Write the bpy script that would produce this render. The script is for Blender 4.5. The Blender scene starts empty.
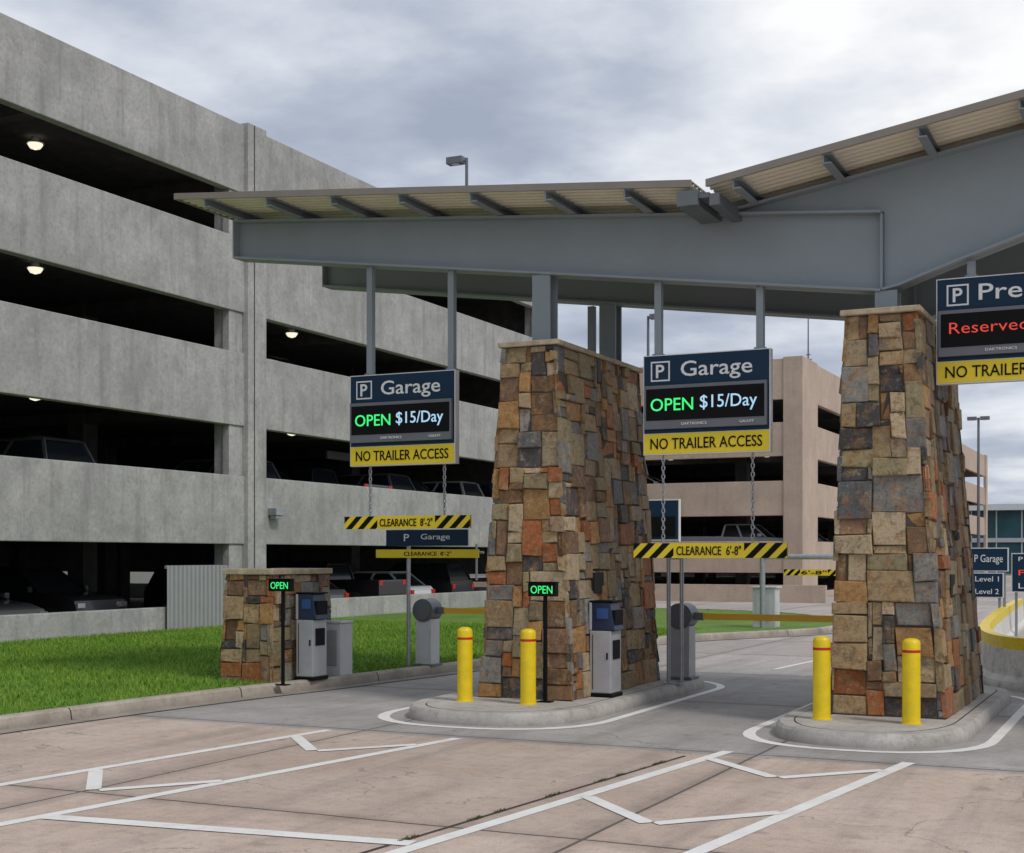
import bpy, bmesh, math, random
from mathutils import Vector, Matrix
import numpy as np
R = random.Random(21)
scene = bpy.context.scene
col = scene.collection

# ---------------------------------------------------------------- materials
def new_mat(name):
    m = bpy.data.materials.new(name); m.use_nodes = True
    nt = m.node_tree
    return m, nt, nt.nodes['Principled BSDF']

def mat(name, c, rough=.6, metal=0, var=.12, scale=3, bump=.0, bscale=40, emis=None, es=0, coat=0, spec=.5):
    m, nt, b = new_mat(name)
    N, L = nt.nodes, nt.links
    b.inputs['Roughness'].default_value = rough
    b.inputs['Metallic'].default_value = metal
    b.inputs['Specular IOR Level'].default_value = spec
    if coat: b.inputs['Coat Weight'].default_value = coat
    tc = N.new('ShaderNodeTexCoord')
    n1 = N.new('ShaderNodeTexNoise'); n1.inputs['Scale'].default_value = scale
    n1.inputs['Detail'].default_value = 8; n1.inputs['Roughness'].default_value = .65
    L.new(tc.outputs['Object'], n1.inputs['Vector'])
    r = N.new('ShaderNodeValToRGB')
    r.color_ramp.elements[0].position = .3; r.color_ramp.elements[1].position = .7
    r.color_ramp.elements[0].color = tuple(x*(1-var) for x in c)+(1,)
    r.color_ramp.elements[1].color = tuple(min(1, x*(1+var)) for x in c)+(1,)
    L.new(n1.outputs['Fac'], r.inputs[0]); L.new(r.outputs[0], b.inputs['Base Color'])
    if bump:
        n2 = N.new('ShaderNodeTexNoise'); n2.inputs['Scale'].default_value = bscale; n2.inputs['Detail'].default_value = 5
        L.new(tc.outputs['Object'], n2.inputs['Vector'])
        bp = N.new('ShaderNodeBump'); bp.inputs['Strength'].default_value = bump; bp.inputs['Distance'].default_value = .02
        L.new(n2.outputs['Fac'], bp.inputs['Height']); L.new(bp.outputs[0], b.inputs['Normal'])
    if emis:
        b.inputs['Emission Color'].default_value = emis+(1,); b.inputs['Emission Strength'].default_value = es
    return m

def mathn(N, L, op, a, b=None, c=None):
    n = N.new('ShaderNodeMath'); n.operation = op
    for i, v in enumerate((a, b, c)):
        if v is None: continue
        if isinstance(v, (int, float)): n.inputs[i].default_value = v
        else: L.new(v, n.inputs[i])
    return n.outputs[0]
def mixc(N, L, f, a, b, bt='MIX'):
    n = N.new('ShaderNodeMix'); n.data_type = 'RGBA'; n.blend_type = bt
    for s, v in ((n.inputs[0], f), (n.inputs[6], a), (n.inputs[7], b)):
        if isinstance(v, (int, float)): s.default_value = v
        elif isinstance(v, tuple): s.default_value = v+(1,)
        else: L.new(v, s)
    return n.outputs[2]
def noise(N, L, vec, scale, detail=6, rough=.6):
    n = N.new('ShaderNodeTexNoise'); n.inputs['Scale'].default_value = scale
    n.inputs['Detail'].default_value = detail; n.inputs['Roughness'].default_value = rough
    L.new(vec, n.inputs['Vector']); return n.outputs['Fac']
def ramp01(N, L, v, a, b):
    n = N.new('ShaderNodeMapRange'); n.inputs[1].default_value = a; n.inputs[2].default_value = b
    L.new(v, n.inputs[0]); return n.outputs[0]

def concrete_wall(name, c, c2, streak=.5, contrast=.45):
    m, nt, b = new_mat(name); N, L = nt.nodes, nt.links
    tc = N.new('ShaderNodeTexCoord'); v = tc.outputs['Object']
    mp = N.new('ShaderNodeMapping'); mp.inputs['Scale'].default_value = (1.6, 1.6, .12); L.new(v, mp.inputs[0])
    big = noise(N, L, v, .45, 8, .7); st = noise(N, L, mp.outputs[0], 1.6, 6, .7); fine = noise(N, L, v, 9, 7, .8); mid = noise(N, L, v, 1.3, 10, .8)
    col0 = mixc(N, L, ramp01(N, L, big, .40, .60), c, c2)
    col0 = mixc(N, L, mathn(N, L, 'MULTIPLY', ramp01(N, L, mid, .5, .6), contrast), col0, tuple(x*.55 for x in c))
    col0 = mixc(N, L, mathn(N, L, 'MULTIPLY', ramp01(N, L, mid, .46, .35), contrast), col0, tuple(min(1, x*1.3) for x in c))
    col1 = mixc(N, L, mathn(N, L, 'MULTIPLY', ramp01(N, L, st, .51, .68), streak), col0, tuple(x*.5 for x in c))
    col2 = mixc(N, L, mathn(N, L, 'MULTIPLY', ramp01(N, L, fine, .47, .64), contrast), col1, tuple(x*.48 for x in c))
    pit = N.new('ShaderNodeTexVoronoi'); pit.inputs['Scale'].default_value = 3.5; L.new(v, pit.inputs['Vector'])
    pm = mathn(N, L, 'LESS_THAN', pit.outputs['Distance'], .07)
    col3 = mixc(N, L, mathn(N, L, 'MULTIPLY', pm, .4), col2, tuple(x*.35 for x in c))
    L.new(col3, b.inputs['Base Color']); b.inputs['Roughness'].default_value = .85
    bp = N.new('ShaderNodeBump'); bp.inputs['Strength'].default_value = .35; bp.inputs['Distance'].default_value = .02
    L.new(fine, bp.inputs['Height']); L.new(bp.outputs[0], b.inputs['Normal'])
    return m

def road_material():
    m, nt, b = new_mat('pavement_concrete'); N, L = nt.nodes, nt.links
    tc = N.new('ShaderNodeTexCoord'); v = tc.outputs['Object']
    sp = N.new('ShaderNodeSeparateXYZ'); L.new(v, sp.inputs[0]); X, Y = sp.outputs[0], sp.outputs[1]
    wob = noise(N, L, v, 1.2, 4)
    Yw = mathn(N, L, 'ADD', Y, mathn(N, L, 'MULTIPLY', wob, .05))
    Xw = mathn(N, L, 'ADD', X, mathn(N, L, 'MULTIPLY', wob, .02))
    jx = mathn(N, L, 'DIVIDE', mathn(N, L, 'ADD', Xw, 100.35), 4.6)
    jy = mathn(N, L, 'DIVIDE', mathn(N, L, 'ADD', Yw, 101.4), 4.6)
    fx, fy = mathn(N, L, 'FRACT', jx), mathn(N, L, 'FRACT', jy)
    cmb = N.new('ShaderNodeCombineXYZ'); L.new(mathn(N, L, 'FLOOR', jx), cmb.inputs[0]); L.new(mathn(N, L, 'FLOOR', jy), cmb.inputs[1])
    wn = N.new('ShaderNodeTexWhiteNoise'); L.new(cmb.outputs[0], wn.inputs['Vector'])
    big = noise(N, L, v, .5, 8, .65); fine = noise(N, L, v, 9, 8, .75); sp2 = noise(N, L, v, 70, 3, .6); med = noise(N, L, v, 2.2, 9, .78)
    mp = N.new('ShaderNodeMapping'); mp.inputs['Scale'].default_value = (2.2, .13, 1); L.new(v, mp.inputs[0])
    trk = noise(N, L, mp.outputs[0], 1.0, 6, .65)
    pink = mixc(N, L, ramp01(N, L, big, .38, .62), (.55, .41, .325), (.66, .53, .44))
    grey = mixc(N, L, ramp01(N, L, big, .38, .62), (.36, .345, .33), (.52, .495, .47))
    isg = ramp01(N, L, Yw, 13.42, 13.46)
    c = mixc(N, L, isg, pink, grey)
    far = ramp01(N, L, Y, 22, 26); c = mixc(N, L, far, c, (.50, .45, .41))
    br = mathn(N, L, 'ADD', mathn(N, L, 'MULTIPLY', wn.outputs[0], .26), .86)
    cb = N.new('ShaderNodeCombineXYZ')
    for i in range(3): L.new(br, cb.inputs[i])
    c = mixc(N, L, 1.0, c, cb.outputs[0], 'MULTIPLY')
    c = mixc(N, L, mathn(N, L, 'MULTIPLY', ramp01(N, L, trk, .48, .68), .38), c, (.20, .175, .165))
    c = mixc(N, L, mathn(N, L, 'MULTIPLY', ramp01(N, L, med, .5, .64), .33), c, (.24, .19, .16))
    c = mixc(N, L, mathn(N, L, 'MULTIPLY', ramp01(N, L, fine, .5, .68), .38), c, (.19, .155, .13))
    c = mixc(N, L, mathn(N, L, 'MULTIPLY', ramp01(N, L, sp2, .53, .72), .5), c, (.72, .66, .6))
    c = mixc(N, L, mathn(N, L, 'MULTIPLY', ramp01(N, L, sp2, .47, .3), .4), c, (.15, .13, .12))
    j1 = mathn(N, L, 'LESS_THAN', fx, .007); j2 = mathn(N, L, 'LESS_THAN', fy, .008)
    j = mathn(N, L, 'MAXIMUM', j1, j2)
    c = mixc(N, L, mathn(N, L, 'MULTIPLY', j, .85), c, (.05, .04, .035))
    ge = mathn(N, L, 'MAXIMUM', ramp01(N, L, mathn(N, L, 'ABSOLUTE', mathn(N, L, 'SUBTRACT', fx, .5)), .45, .5), ramp01(N, L, mathn(N, L, 'ABSOLUTE', mathn(N, L, 'SUBTRACT', fy, .5)), .45, .5))
    c = mixc(N, L, mathn(N, L, 'MULTIPLY', mathn(N, L, 'MULTIPLY', ge, med), .6), c, (.16, .13, .11))
    vo = N.new('ShaderNodeTexVoronoi'); vo.feature = 'DISTANCE_TO_EDGE'; vo.inputs['Scale'].default_value = .33
    wv = N.new('ShaderNodeVectorMath'); wv.operation = 'ADD'; L.new(v, wv.inputs[0])
    nn = N.new('ShaderNodeTexNoise'); nn.inputs['Scale'].default_value = 1.5; nn.inputs['Detail'].default_value = 6; L.new(v, nn.inputs['Vector'])
    L.new(nn.outputs['Color'], wv.inputs[1]); L.new(wv.outputs[0], vo.inputs['Vector'])
    ck = mathn(N, L, 'MULTIPLY', mathn(N, L, 'LESS_THAN', vo.outputs['Distance'], .003), mathn(N, L, 'GREATER_THAN', big, .5))
    c = mixc(N, L, mathn(N, L, 'MULTIPLY', ck, .45), c, (.08, .07, .065))
    vs = N.new('ShaderNodeTexVoronoi'); vs.inputs['Scale'].default_value = 1.3; L.new(wv.outputs[0], vs.inputs['Vector'])
    os_ = ramp01(N, L, vs.outputs['Distance'], .16, .03)
    c = mixc(N, L, mathn(N, L, 'MULTIPLY', mathn(N, L, 'MULTIPLY', os_, fine), .7), c, (.11, .10, .09))
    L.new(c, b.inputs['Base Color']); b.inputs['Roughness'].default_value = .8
    bp = N.new('ShaderNodeBump'); bp.inputs['Strength'].default_value = .3; bp.inputs['Distance'].default_value = .01
    L.new(sp2, bp.inputs['Height']); L.new(bp.outputs[0], b.inputs['Normal'])
    return m

def stone_material():
    m, nt, b = new_mat('ledge_stone'); N, L = nt.nodes, nt.links
    at = N.new('ShaderNodeAttribute'); at.attribute_name = 'Col'
    tc = N.new('ShaderNodeTexCoord'); v = tc.outputs['Object']
    n1 = noise(N, L, v, 4, 8, .7); n2 = noise(N, L, v, 15, 10, .8); n4 = noise(N, L, v, 6.5, 9, .78); n5 = noise(N, L, v, 10, 6, .7)
    c = mixc(N, L, mathn(N, L, 'MULTIPLY', ramp01(N, L, n1, .53, .60), .45), at.outputs['Color'], (.50, .27, .09))
    c = mixc(N, L, mathn(N, L, 'MULTIPLY', ramp01(N, L, n5, .56, .62), .5), c, (.36, .13, .035))
    c = mixc(N, L, mathn(N, L, 'MULTIPLY', ramp01(N, L, n4, .54, .61), .5), c, (.10, .085, .065))
    c = mixc(N, L, mathn(N, L, 'MULTIPLY', ramp01(N, L, n4, .45, .36), .55), c, (.66, .53, .34))
    c = mixc(N, L, mathn(N, L, 'MULTIPLY', ramp01(N, L, n2, .51, .65), .62), c, (.04, .034, .028))
    c = mixc(N, L, mathn(N, L, 'MULTIPLY', ramp01(N, L, n2, .45, .34), .35), c, (.72, .61, .46))
    L.new(c, b.inputs['Base Color']); b.inputs['Roughness'].default_value = .65
    bp = N.new('ShaderNodeBump'); bp.inputs['Strength'].default_value = 1; bp.inputs['Distance'].default_value = .05
    L.new(n2, bp.inputs['Height']); L.new(bp.outputs[0], b.inputs['Normal'])
    return m

def grass_material(name, a, bcol, d):
    m, nt, b = new_mat(name); N, L = nt.nodes, nt.links
    tc = N.new('ShaderNodeTexCoord'); v = tc.outputs['Object']
    n1 = noise(N, L, v, .7, 7, .7); n2 = noise(N, L, v, 14, 6, .8)
    c = mixc(N, L, ramp01(N, L, n1, .38, .62), a, bcol)
    c = mixc(N, L, ramp01(N, L, n2, .42, .7), c, d)
    L.new(c, b.inputs['Base Color']); b.inputs['Roughness'].default_value = .8
    return m

def paint_marking():
    m, nt, b = new_mat('road_paint_white'); N, L = nt.nodes, nt.links
    tc = N.new('ShaderNodeTexCoord'); v = tc.outputs['Object']
    n1 = noise(N, L, v, 25, 8, .8); n2 = noise(N, L, v, 2, 4, .6); n3 = noise(N, L, v, 4, 8, .8)
    c = mixc(N, L, ramp01(N, L, n2, .35, .65), (.92, .91, .88), (.84, .82, .77))
    c = mixc(N, L, mathn(N, L, 'MULTIPLY', ramp01(N, L, n3, .52, .7), .3), c, (.45, .4, .35))
    c = mixc(N, L, ramp01(N, L, n1, .61, .7), c, (.45, .38, .33))
    L.new(c, b.inputs['Base Color']); b.inputs['Roughness'].default_value = .6
    return m

def kerb_material(name, c0, c1, jnt=True):
    m, nt, b = new_mat(name); N, L = nt.nodes, nt.links
    tc = N.new('ShaderNodeTexCoord'); v = tc.outputs['Object']
    sp = N.new('ShaderNodeSeparateXYZ'); L.new(v, sp.inputs[0])
    fy = mathn(N, L, 'FRACT', mathn(N, L, 'DIVIDE', mathn(N, L, 'ADD', sp.outputs[1], 100), 3.05))
    n1 = noise(N, L, v, 5, 9, .8); n2 = noise(N, L, v, 1.2, 6, .7); n3 = noise(N, L, v, 60, 3, .6)
    c = mixc(N, L, ramp01(N, L, n2, .38, .62), c0, c1)
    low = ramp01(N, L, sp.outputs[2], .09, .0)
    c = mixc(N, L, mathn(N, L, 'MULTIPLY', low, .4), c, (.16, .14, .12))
    c = mixc(N, L, mathn(N, L, 'MULTIPLY', ramp01(N, L, n1, .48, .64), .48), c, (.19, .165, .14))
    c = mixc(N, L, mathn(N, L, 'MULTIPLY', ramp01(N, L, n3, .45, .3), .35), c, (.17, .15, .13))
    if jnt: c = mixc(N, L, mathn(N, L, 'LESS_THAN', fy, .007), c, (.05, .045, .04))
    L.new(c, b.inputs['Base Color']); b.inputs['Roughness'].default_value = .85
    return m

M_conc = concrete_wall('garage_concrete', (.475, .465, .45), (.37, .365, .355), .6, .48)
M_tan = concrete_wall('tan_concrete', (.58, .455, .355), (.50, .39, .31), .25, .2)
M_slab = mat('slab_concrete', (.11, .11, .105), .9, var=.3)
M_road = road_material()
M_stone = stone_material()
M_mortar = mat('mortar', (.09, .075, .06), .95, bump=.3)
M_cap = mat('cap_stone', (.50, .41, .28), .8, var=.35, scale=6, bump=.4)
M_grass = grass_material('lawn', (.11, .23, .015), (.19, .31, .03), (.055, .12, .01))
M_blade = grass_material('grass_blades', (.15, .32, .02), (.27, .42, .045), (.07, .17, .012))
M_ground = grass_material('ground_soil', (.16, .15, .12), (.12, .13, .08), (.09, .09, .07))
M_kerb = kerb_material('kerb_concrete', (.52, .46, .39), (.38, .33, .28))
M_island = kerb_material('island_concrete', (.56, .53, .49), (.44, .415, .38), False)
M_paint = paint_marking()
M_steel = mat('painted_steel_grey', (.265, .31, .34), .5, var=.07, scale=1.0)
M_steeld = mat('painted_steel_dark', (.14, .16, .175), .5, var=.08)
M_deck = mat('roof_deck_beige', (.76, .71, .58), .5, var=.06, scale=1.5)
M_fascia = mat('roof_fascia', (.24, .215, .18), .45, var=.08)
M_navy = mat('sign_navy', (.010, .036, .075), .5, var=.05, spec=.2)
M_black = mat('black_panel', (.006, .006, .007), .6, var=.1, spec=.15)
M_white = mat('sign_white', (.85, .85, .85), .5, var=.02)
M_yellow = mat('sign_yellow', (.88, .67, .02), .45, var=.03)
M_byel = mat('bollard_yellow', (.88, .64, .01), .4, var=.12, scale=6, bump=.08)
M_red = mat('reflective_red', (.55, .02, .01), .4, var=.05)
M_green_led = mat('led_green', (.02, .3, .08), .4, emis=(.05, .95, .22), es=.9)
M_white_led = mat('led_white', (.3, .35, .4), .4, emis=(.42, .75, 1), es=.7)
M_red_led = mat('led_red', (.3, .02, .02), .4, emis=(1, .09, .04), es=.55)
M_galv = mat('galvanised', (.42, .44, .46), .4, metal=.6, var=.15, scale=8)
M_alu = mat('machine_grey', (.48, .49, .51), .4, metal=.3, var=.12)
M_mach = mat('machine_white', (.66, .67, .68), .4, var=.08)
M_mblue = mat('machine_blue', (.03, .09, .26), .35, var=.05)
M_dblue = mat('machine_dark_blue', (.015, .03, .075), .35, var=.05)
M_drum = mat('gate_dark', (.15, .16, .18), .4, var=.08)
M_orange = mat('gate_arm_yellow', (.90, .50, .03), .5, var=.05)
M_rubber = mat('tyre', (.02, .02, .02), .9)
M_glass = mat('car_glass', (.015, .02, .025), .08, var=.02)
M_chrome = mat('chrome', (.6, .6, .6), .2, metal=.9)
M_lampw = mat('lamp_lens', (.6, .6, .5), .4, emis=(1, .92, .72), es=1.0)
M_bgglass = mat('curtain_glass', (.05, .13, .16), .12, var=.3, scale=.3)
M_corr = mat('corrugated_metal', (.40, .41, .415), .5, var=.06, metal=.2)
M_seam = mat('joint_dark', (.06, .05, .045), .9)
M_tuft = mat('weeds', (.08, .10, .03), .9, var=.3)
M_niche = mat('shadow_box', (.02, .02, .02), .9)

# ---------------------------------------------------------------- mesh builder
class MB:
    def __init__(s): s.v = []; s.f = []; s.m = []; s.c = []
    def face(s, idx, m=0, c=(1, 1, 1)): s.f.append(idx); s.m.append(m); s.c.append(c)
    def hexa(s, p, m=0, c=(1, 1, 1)):
        o = len(s.v); s.v += [tuple(q) for q in p]
        for q in ((0, 3, 2, 1), (4, 5, 6, 7), (0, 1, 5, 4), (1, 2, 6, 5), (2, 3, 7, 6), (3, 0, 4, 7)):
            s.face([o+i for i in q], m, c)
    def box(s, x0, x1, y0, y1, z0, z1, m=0):
        s.hexa([(x0, y0, z0), (x1, y0, z0), (x1, y1, z0), (x0, y1, z0), (x0, y0, z1), (x1, y0, z1), (x1, y1, z1), (x0, y1, z1)], m)
    def prism(s, poly, y0, y1, m=0, axis='y'):
        n = len(poly); o = len(s.v)
        f = {'y': lambda a, b, t: (a, t, b), 'x': lambda a, b, t: (t, a, b), 'z': lambda a, b, t: (a, b, t)}[axis]
        s.v += [f(a, b, y0) for a, b in poly] + [f(a, b, y1) for a, b in poly]
        s.face(list(range(o, o+n)), m); s.face(list(range(o+2*n-1, o+n-1, -1)), m)
        for i in range(n):
            j = (i+1) % n; s.face([o+i, o+j, o+n+j, o+n+i], m)
    def cyl(s, p0, p1, r0, r1=None, n=16, m=0):
        r1 = r0 if r1 is None else r1
        p0, p1 = Vector(p0), Vector(p1); d = (p1-p0).normalized()
        a = d.orthogonal().normalized(); b = d.cross(a); o = len(s.v)
        for p, r in ((p0, r0), (p1, r1)):
            for i in range(n):
                t = 2*math.pi*i/n; s.v.append(tuple(p+a*math.cos(t)*r+b*math.sin(t)*r))
        for i in range(n):
            j = (i+1) % n; s.face([o+i, o+j, o+n+j, o+n+i], m)
        s.face(list(range(o+n-1, o-1, -1)), m); s.face(list(range(o+n, o+2*n)), m)
    def lathe(s, c, prof, n=20, m=0):
        o = len(s.v)
        for r, z in prof:
            for i in range(n):
                t = 2*math.pi*i/n; s.v.append((c[0]+r*math.cos(t), c[1]+r*math.sin(t), c[2]+z))
        for k in range(len(prof)-1):
            mm = m[k] if isinstance(m, (list, tuple)) else m
            for i in range(n):
                j = (i+1) % n; s.face([o+k*n+i, o+k*n+j, o+(k+1)*n+j, o+(k+1)*n+i], mm)
        s.face(list(range(o+(len(prof)-1)*n, o+len(prof)*n)), m[-1] if isinstance(m, (list, tuple)) else m)
    def obj(s, name, mats, parent=None, bevel=0, smooth=False, recalc=True):
        me = bpy.data.meshes.new(name); me.from_pydata(s.v, [], s.f)
        for mt in mats: me.materials.append(mt)
        me.polygons.foreach_set('material_index', s.m)
        at = me.attributes.new('Col', 'FLOAT_COLOR', 'FACE')
        arr = np.ones((len(s.c), 4), dtype=np.float32); arr[:, :3] = np.array(s.c, dtype=np.float32)
        at.data.foreach_set('color', arr.ravel())
        if recalc:
            bm = bmesh.new(); bm.from_mesh(me); bmesh.ops.recalc_face_normals(bm, faces=bm.faces[:]); bm.to_mesh(me); bm.free()
        ob = bpy.data.objects.new(name, me); col.objects.link(ob)
        if parent: ob.parent = parent
        if bevel:
            md = ob.modifiers.new('bevel', 'BEVEL'); md.width = bevel; md.segments = 2; md.limit_method = 'ANGLE'
        if smooth:
            for p in me.polygons: p.use_smooth = True
            me.update()
            try: me.set_sharp_from_angle(angle=math.radians(35))
            except Exception: pass
        return ob

def empty(name, loc=(0, 0, 0)):
    e = bpy.data.objects.new(name, None); e.location = loc; e.empty_display_size = .2; col.objects.link(e); return e

def text(body, cx, y, cz, h, w, material, parent, name='lettering', ext=.004, bold=0.0):
    """Raised lettering facing -Y, centred on cx,cz with overall height h and width w."""
    cu = bpy.data.curves.new(name, 'FONT'); cu.body = body; cu.align_x = 'CENTER'; cu.align_y = 'CENTER'
    cu.size = 1; cu.extrude = .5; cu.offset = bold; cu.resolution_u = 3
    t = bpy.data.objects.new(name, cu); col.objects.link(t)
    bpy.context.view_layer.update()
    dg = bpy.context.evaluated_depsgraph_get()
    me = bpy.data.meshes.new_from_object(t.evaluated_get(dg)); bpy.data.objects.remove(t)
    xs = [v.co.x for v in me.vertices]; ys = [v.co.y for v in me.vertices]
    sx = w/(max(xs)-min(xs)); sy = h/(max(ys)-min(ys)); mx = (max(xs)+min(xs))/2; my = (max(ys)+min(ys))/2
    for v in me.vertices:
        v.co = Vector((cx+(v.co.x-mx)*sx, y-v.co.z*ext*2, cz+(v.co.y-my)*sy))
    me.materials.clear(); me.materials.append(material)
    ob = bpy.data.objects.new(name, me); col.objects.link(ob); ob.parent = parent
    return ob

# ---------------------------------------------------------------- ground, road, grass
def sheet(name, pts, z, m):
    b = MB(); b.v = [(x, y, z) for x, y in pts]; b.face(list(range(len(pts))))
    o = b.obj(name, [m], recalc=False)
    if o.data.polygons[0].normal.z < 0: o.data.flip_normals()
    return o
sheet('ground', [(-900, -900), (900, -900), (900, 1500), (-900, 1500)], -.02, M_ground)
sheet('road', [(-60, -40), (60, -40), (60, 150), (-60, 150)], 0, M_road)

kpath = [(-12.25, -6), (-12.2, 6), (-12.12, 12), (-12.0, 14.3), (-11.8, 16), (-11.55, 17.5), (-11.4, 19), (-11.15, 21), (-11.0, 24), (-10.9, 28), (-10.3, 31), (-9.2, 33.2), (-8.2, 35), (-7.9, 37), (-8.4, 40), (-10, 43.5), (-12.5, 46), (-16, 47), (-22.9, 47.2)]
def smooth_path(p, it=2):
    for _ in range(it):
        q = [p[0]]
        for a, b in zip(p, p[1:]):
            q += [(a[0]*.75+b[0]*.25, a[1]*.75+b[1]*.25), (a[0]*.25+b[0]*.75, a[1]*.25+b[1]*.75)]
        q.append(p[-1]); p = q
    return p
def sweep(b, path, prof, m=0, closed=False):
    n = len(path); o = len(b.v)
    for i, (x, y) in enumerate(path):
        a = path[max(0, i-1)] if not closed else path[i-1]; c = path[min(n-1, i+1)] if not closed else path[(i+1) % n]
        d = Vector((c[0]-a[0], c[1]-a[1])).normalized(); nx, ny = -d.y, d.x
        for off, z in prof: b.v.append((x+nx*off, y+ny*off, z))
    k = len(prof)
    for i in range(n if closed else n-1):
        j = (i+1) % n
        for q in range(k-1):
            b.face([o+i*k+q, o+j*k+q, o+j*k+q+1, o+i*k+q+1], m[q] if isinstance(m, list) else m)
kp = smooth_path(kpath)
b = MB(); sweep(b, kp, [(-.30, .012), (-.0, .006), (.02, .12), (.05, .15), (.17, .15), (.19, .05)])
b.obj('kerb', [M_kerb], smooth=True)
kin = [(x-.1, y) for x, y in kp]
lawn = [(x, y) for x, y in kin] + [(-22.9, -6)]
bm = bmesh.new(); vs = [bm.verts.new((x, y, .125)) for x, y in lawn]; f = bm.faces.new(vs)
bmesh.ops.triangulate(bm, faces=[f]); 
bmesh.ops.recalc_face_normals(bm, faces=bm.faces[:])
me = bpy.data.meshes.new('lawn'); bm.to_mesh(me); bm.free(); me.materials.append(M_grass)
lw = bpy.data.objects.new('lawn', me); col.objects.link(lw)
if me.polygons[0].normal.z < 0: me.flip_normals()

def kx(y):
    for a, c in zip(kp, kp[1:]):
        if a[1] <= y <= c[1]: return a[0]+(c[0]-a[0])*(y-a[1])/(c[1]-a[1]+1e-9)
    return -12
def blades(name, n, fn, hmin, hmax, m):
    rs = np.random.RandomState(3); V = []; F = []
    for i in range(n):
        p = fn(rs)
        if p is None: continue
        x, y, z = p; h = rs.uniform(hmin, hmax); a = rs.uniform(0, 6.28); w = h*.16; lx, ly = rs.normal(0, h*.4, 2)
        dx, dy = math.cos(a)*w, math.sin(a)*w; o = len(V)
        V += [(x-dx, y-dy, z), (x+dx, y+dy, z), (x+lx, y+ly, z+h)]; F.append((o, o+1, o+2))
    me = bpy.data.meshes.new(name); me.from_pydata(V, [], F); me.materials.append(m)
    ob = bpy.data.objects.new(name, me); col.objects.link(ob); return ob
def gfn(rs):
    y = rs.uniform(9, 34); x = rs.uniform(-22.8, -10.8)
    if x > kx(y)-.17-abs(rs.normal(0, .03)): return None
    if -13 < x < -11.9 and 16.8 < y < 18.6: return None
    if -12 < x < -11.3 and 17.2 < y < 18.6: return None
    return x, y, .12
blades('grass', 120000, gfn, .035, .09, M_blade)
def wfn(rs):
    t = rs.uniform(0, 1)
    if (math.sin(t*37)+math.sin(t*91+1)) < .5: return None
    return -4.98+.6*t+rs.normal(0, .012), 7.2+6.0*t, .0
blades('weeds', 3600, wfn, .01, .028, M_tuft)

def strip(b, p, q, w, z=.004):
    d = Vector((q[0]-p[0], q[1]-p[1])).normalized(); nx, ny = -d.y*w/2, d.x*w/2; o = len(b.v)
    b.v += [(p[0]-nx, p[1]-ny, z), (q[0]-nx, q[1]-ny, z), (q[0]+nx, q[1]+ny, z), (p[0]+nx, p[1]+ny, z)]
    b.face([o, o+1, o+2, o+3])
def stadium(x0, x1, y0, y1, off=0, nose=1.35, n=18):
    x0 -= off; x1 += off; y0 -= off; y1 += off
    cx, rx = (x0+x1)/2, (x1-x0)/2; pts = []
    for i in range(n+1):
        t = math.pi+math.pi*i/n
        pts.append((cx+rx*math.copysign(abs(math.cos(t))**.8, math.cos(t)), y0+nose+nose*math.copysign(abs(math.sin(t))**.95, math.sin(t))))
    for i in range(n+1):
        t = math.pi*i/n; pts.append((cx+rx*math.cos(t), y1-rx+rx*math.sin(t)))
    return pts
def island(x0, x1, y0, y1):
    b = MB(); rings = []
    for off, z in ((0.02, 0), (0, .115), (-.03, .148), (-.16, .15), (-.165, .144), (-.175, .144), (-.18, .15)):
        o = len(b.v); pts = stadium(x0, x1, y0, y1, off); b.v += [(x, y, z) for x, y in pts]; rings.append((o, len(pts)))
    for k, ((a, n), (c, _)) in enumerate(zip(rings, rings[1:])):
        for i in range(n):
            j = (i+1) % n; b.face([a+i, a+j, c+j, c+i], 1 if k in (4, 5) else 0)
    o, n = rings[-1]; b.face(list(range(o, o+n)))
    b.obj('kerbed_island', [M_island, M_seam], smooth=True)
ISL = [(-8.78, -6.4, 14.5, 21.2), (-4.08, -1.98, 14.55, 21.0), (.5, 2.65, 14.6, 21.0)]
b = MB(); b2 = MB()
for (x0, x1, y0, y1) in ISL:
    island(x0, x1, y0, y1)
    a = stadium(x0, x1, y0, y1, .20); c = stadium(x0, x1, y0, y1, .32); n = len(a); o = len(b.v)
    b.v += [(x, y, .004) for x, y in a]+[(x, y, .004) for x, y in c]
    for i in range(n):
        j = (i+1) % n; b.face([o+i, o+j, o+n+j, o+n+i])
W = .13
def gore(xa0, xa1, xb0, xb1, ya, yb, apex):
    strip(b, (xa0, ya), (xa1, yb), W); strip(b, (xb0, ya), (xb1, yb), W)
    for (ay, ar) in apex:
        f = lambda x0, x1, y: x0+(x1-x0)*(y-ya)/(yb-ya)
        xl, xr = f(xa0, xa1, ay+ar)+.06, f(xb0, xb1, ay+ar)-.06
        xm = (xl+xr)/2+.05
        strip(b2, (xm-.03, ay), (xl, ay+ar), W); strip(b2, (xm+.03, ay), (xr, ay+ar), W)
gore(-9.72, -8.72, -8.3, -7.05, 4.5, 13.4, [(6.3, .85), (9.1, .85), (11.9, .85)])
gore(-5.1, -4.08, -3.45, -2.28, 4.5, 13.7, [(6.9, .85), (9.75, .85), (12.25, .85)])
gore(-.4, .5, 1.0, 2.1, 4.5, 13.7, [(9.75, .85), (12.25, .85)])
strip(b2, (-7.75, 8.0), (-4.75, 8.35), .17)
sw = smooth_path([(-6.3, 24), (-6.0, 28), (-5.6, 31), (-5.6, 36), (-7, 42), (-10, 47)])
sweep(b, sw, [(-.05, .004), (.05, .004)])
o1 = b.obj('lane_marking', [M_paint], recalc=False)
b2.v = [(x, y, .007) for x, y, z in b2.v]
o2 = b2.obj('lane_marking', [M_paint], recalc=False)
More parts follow.
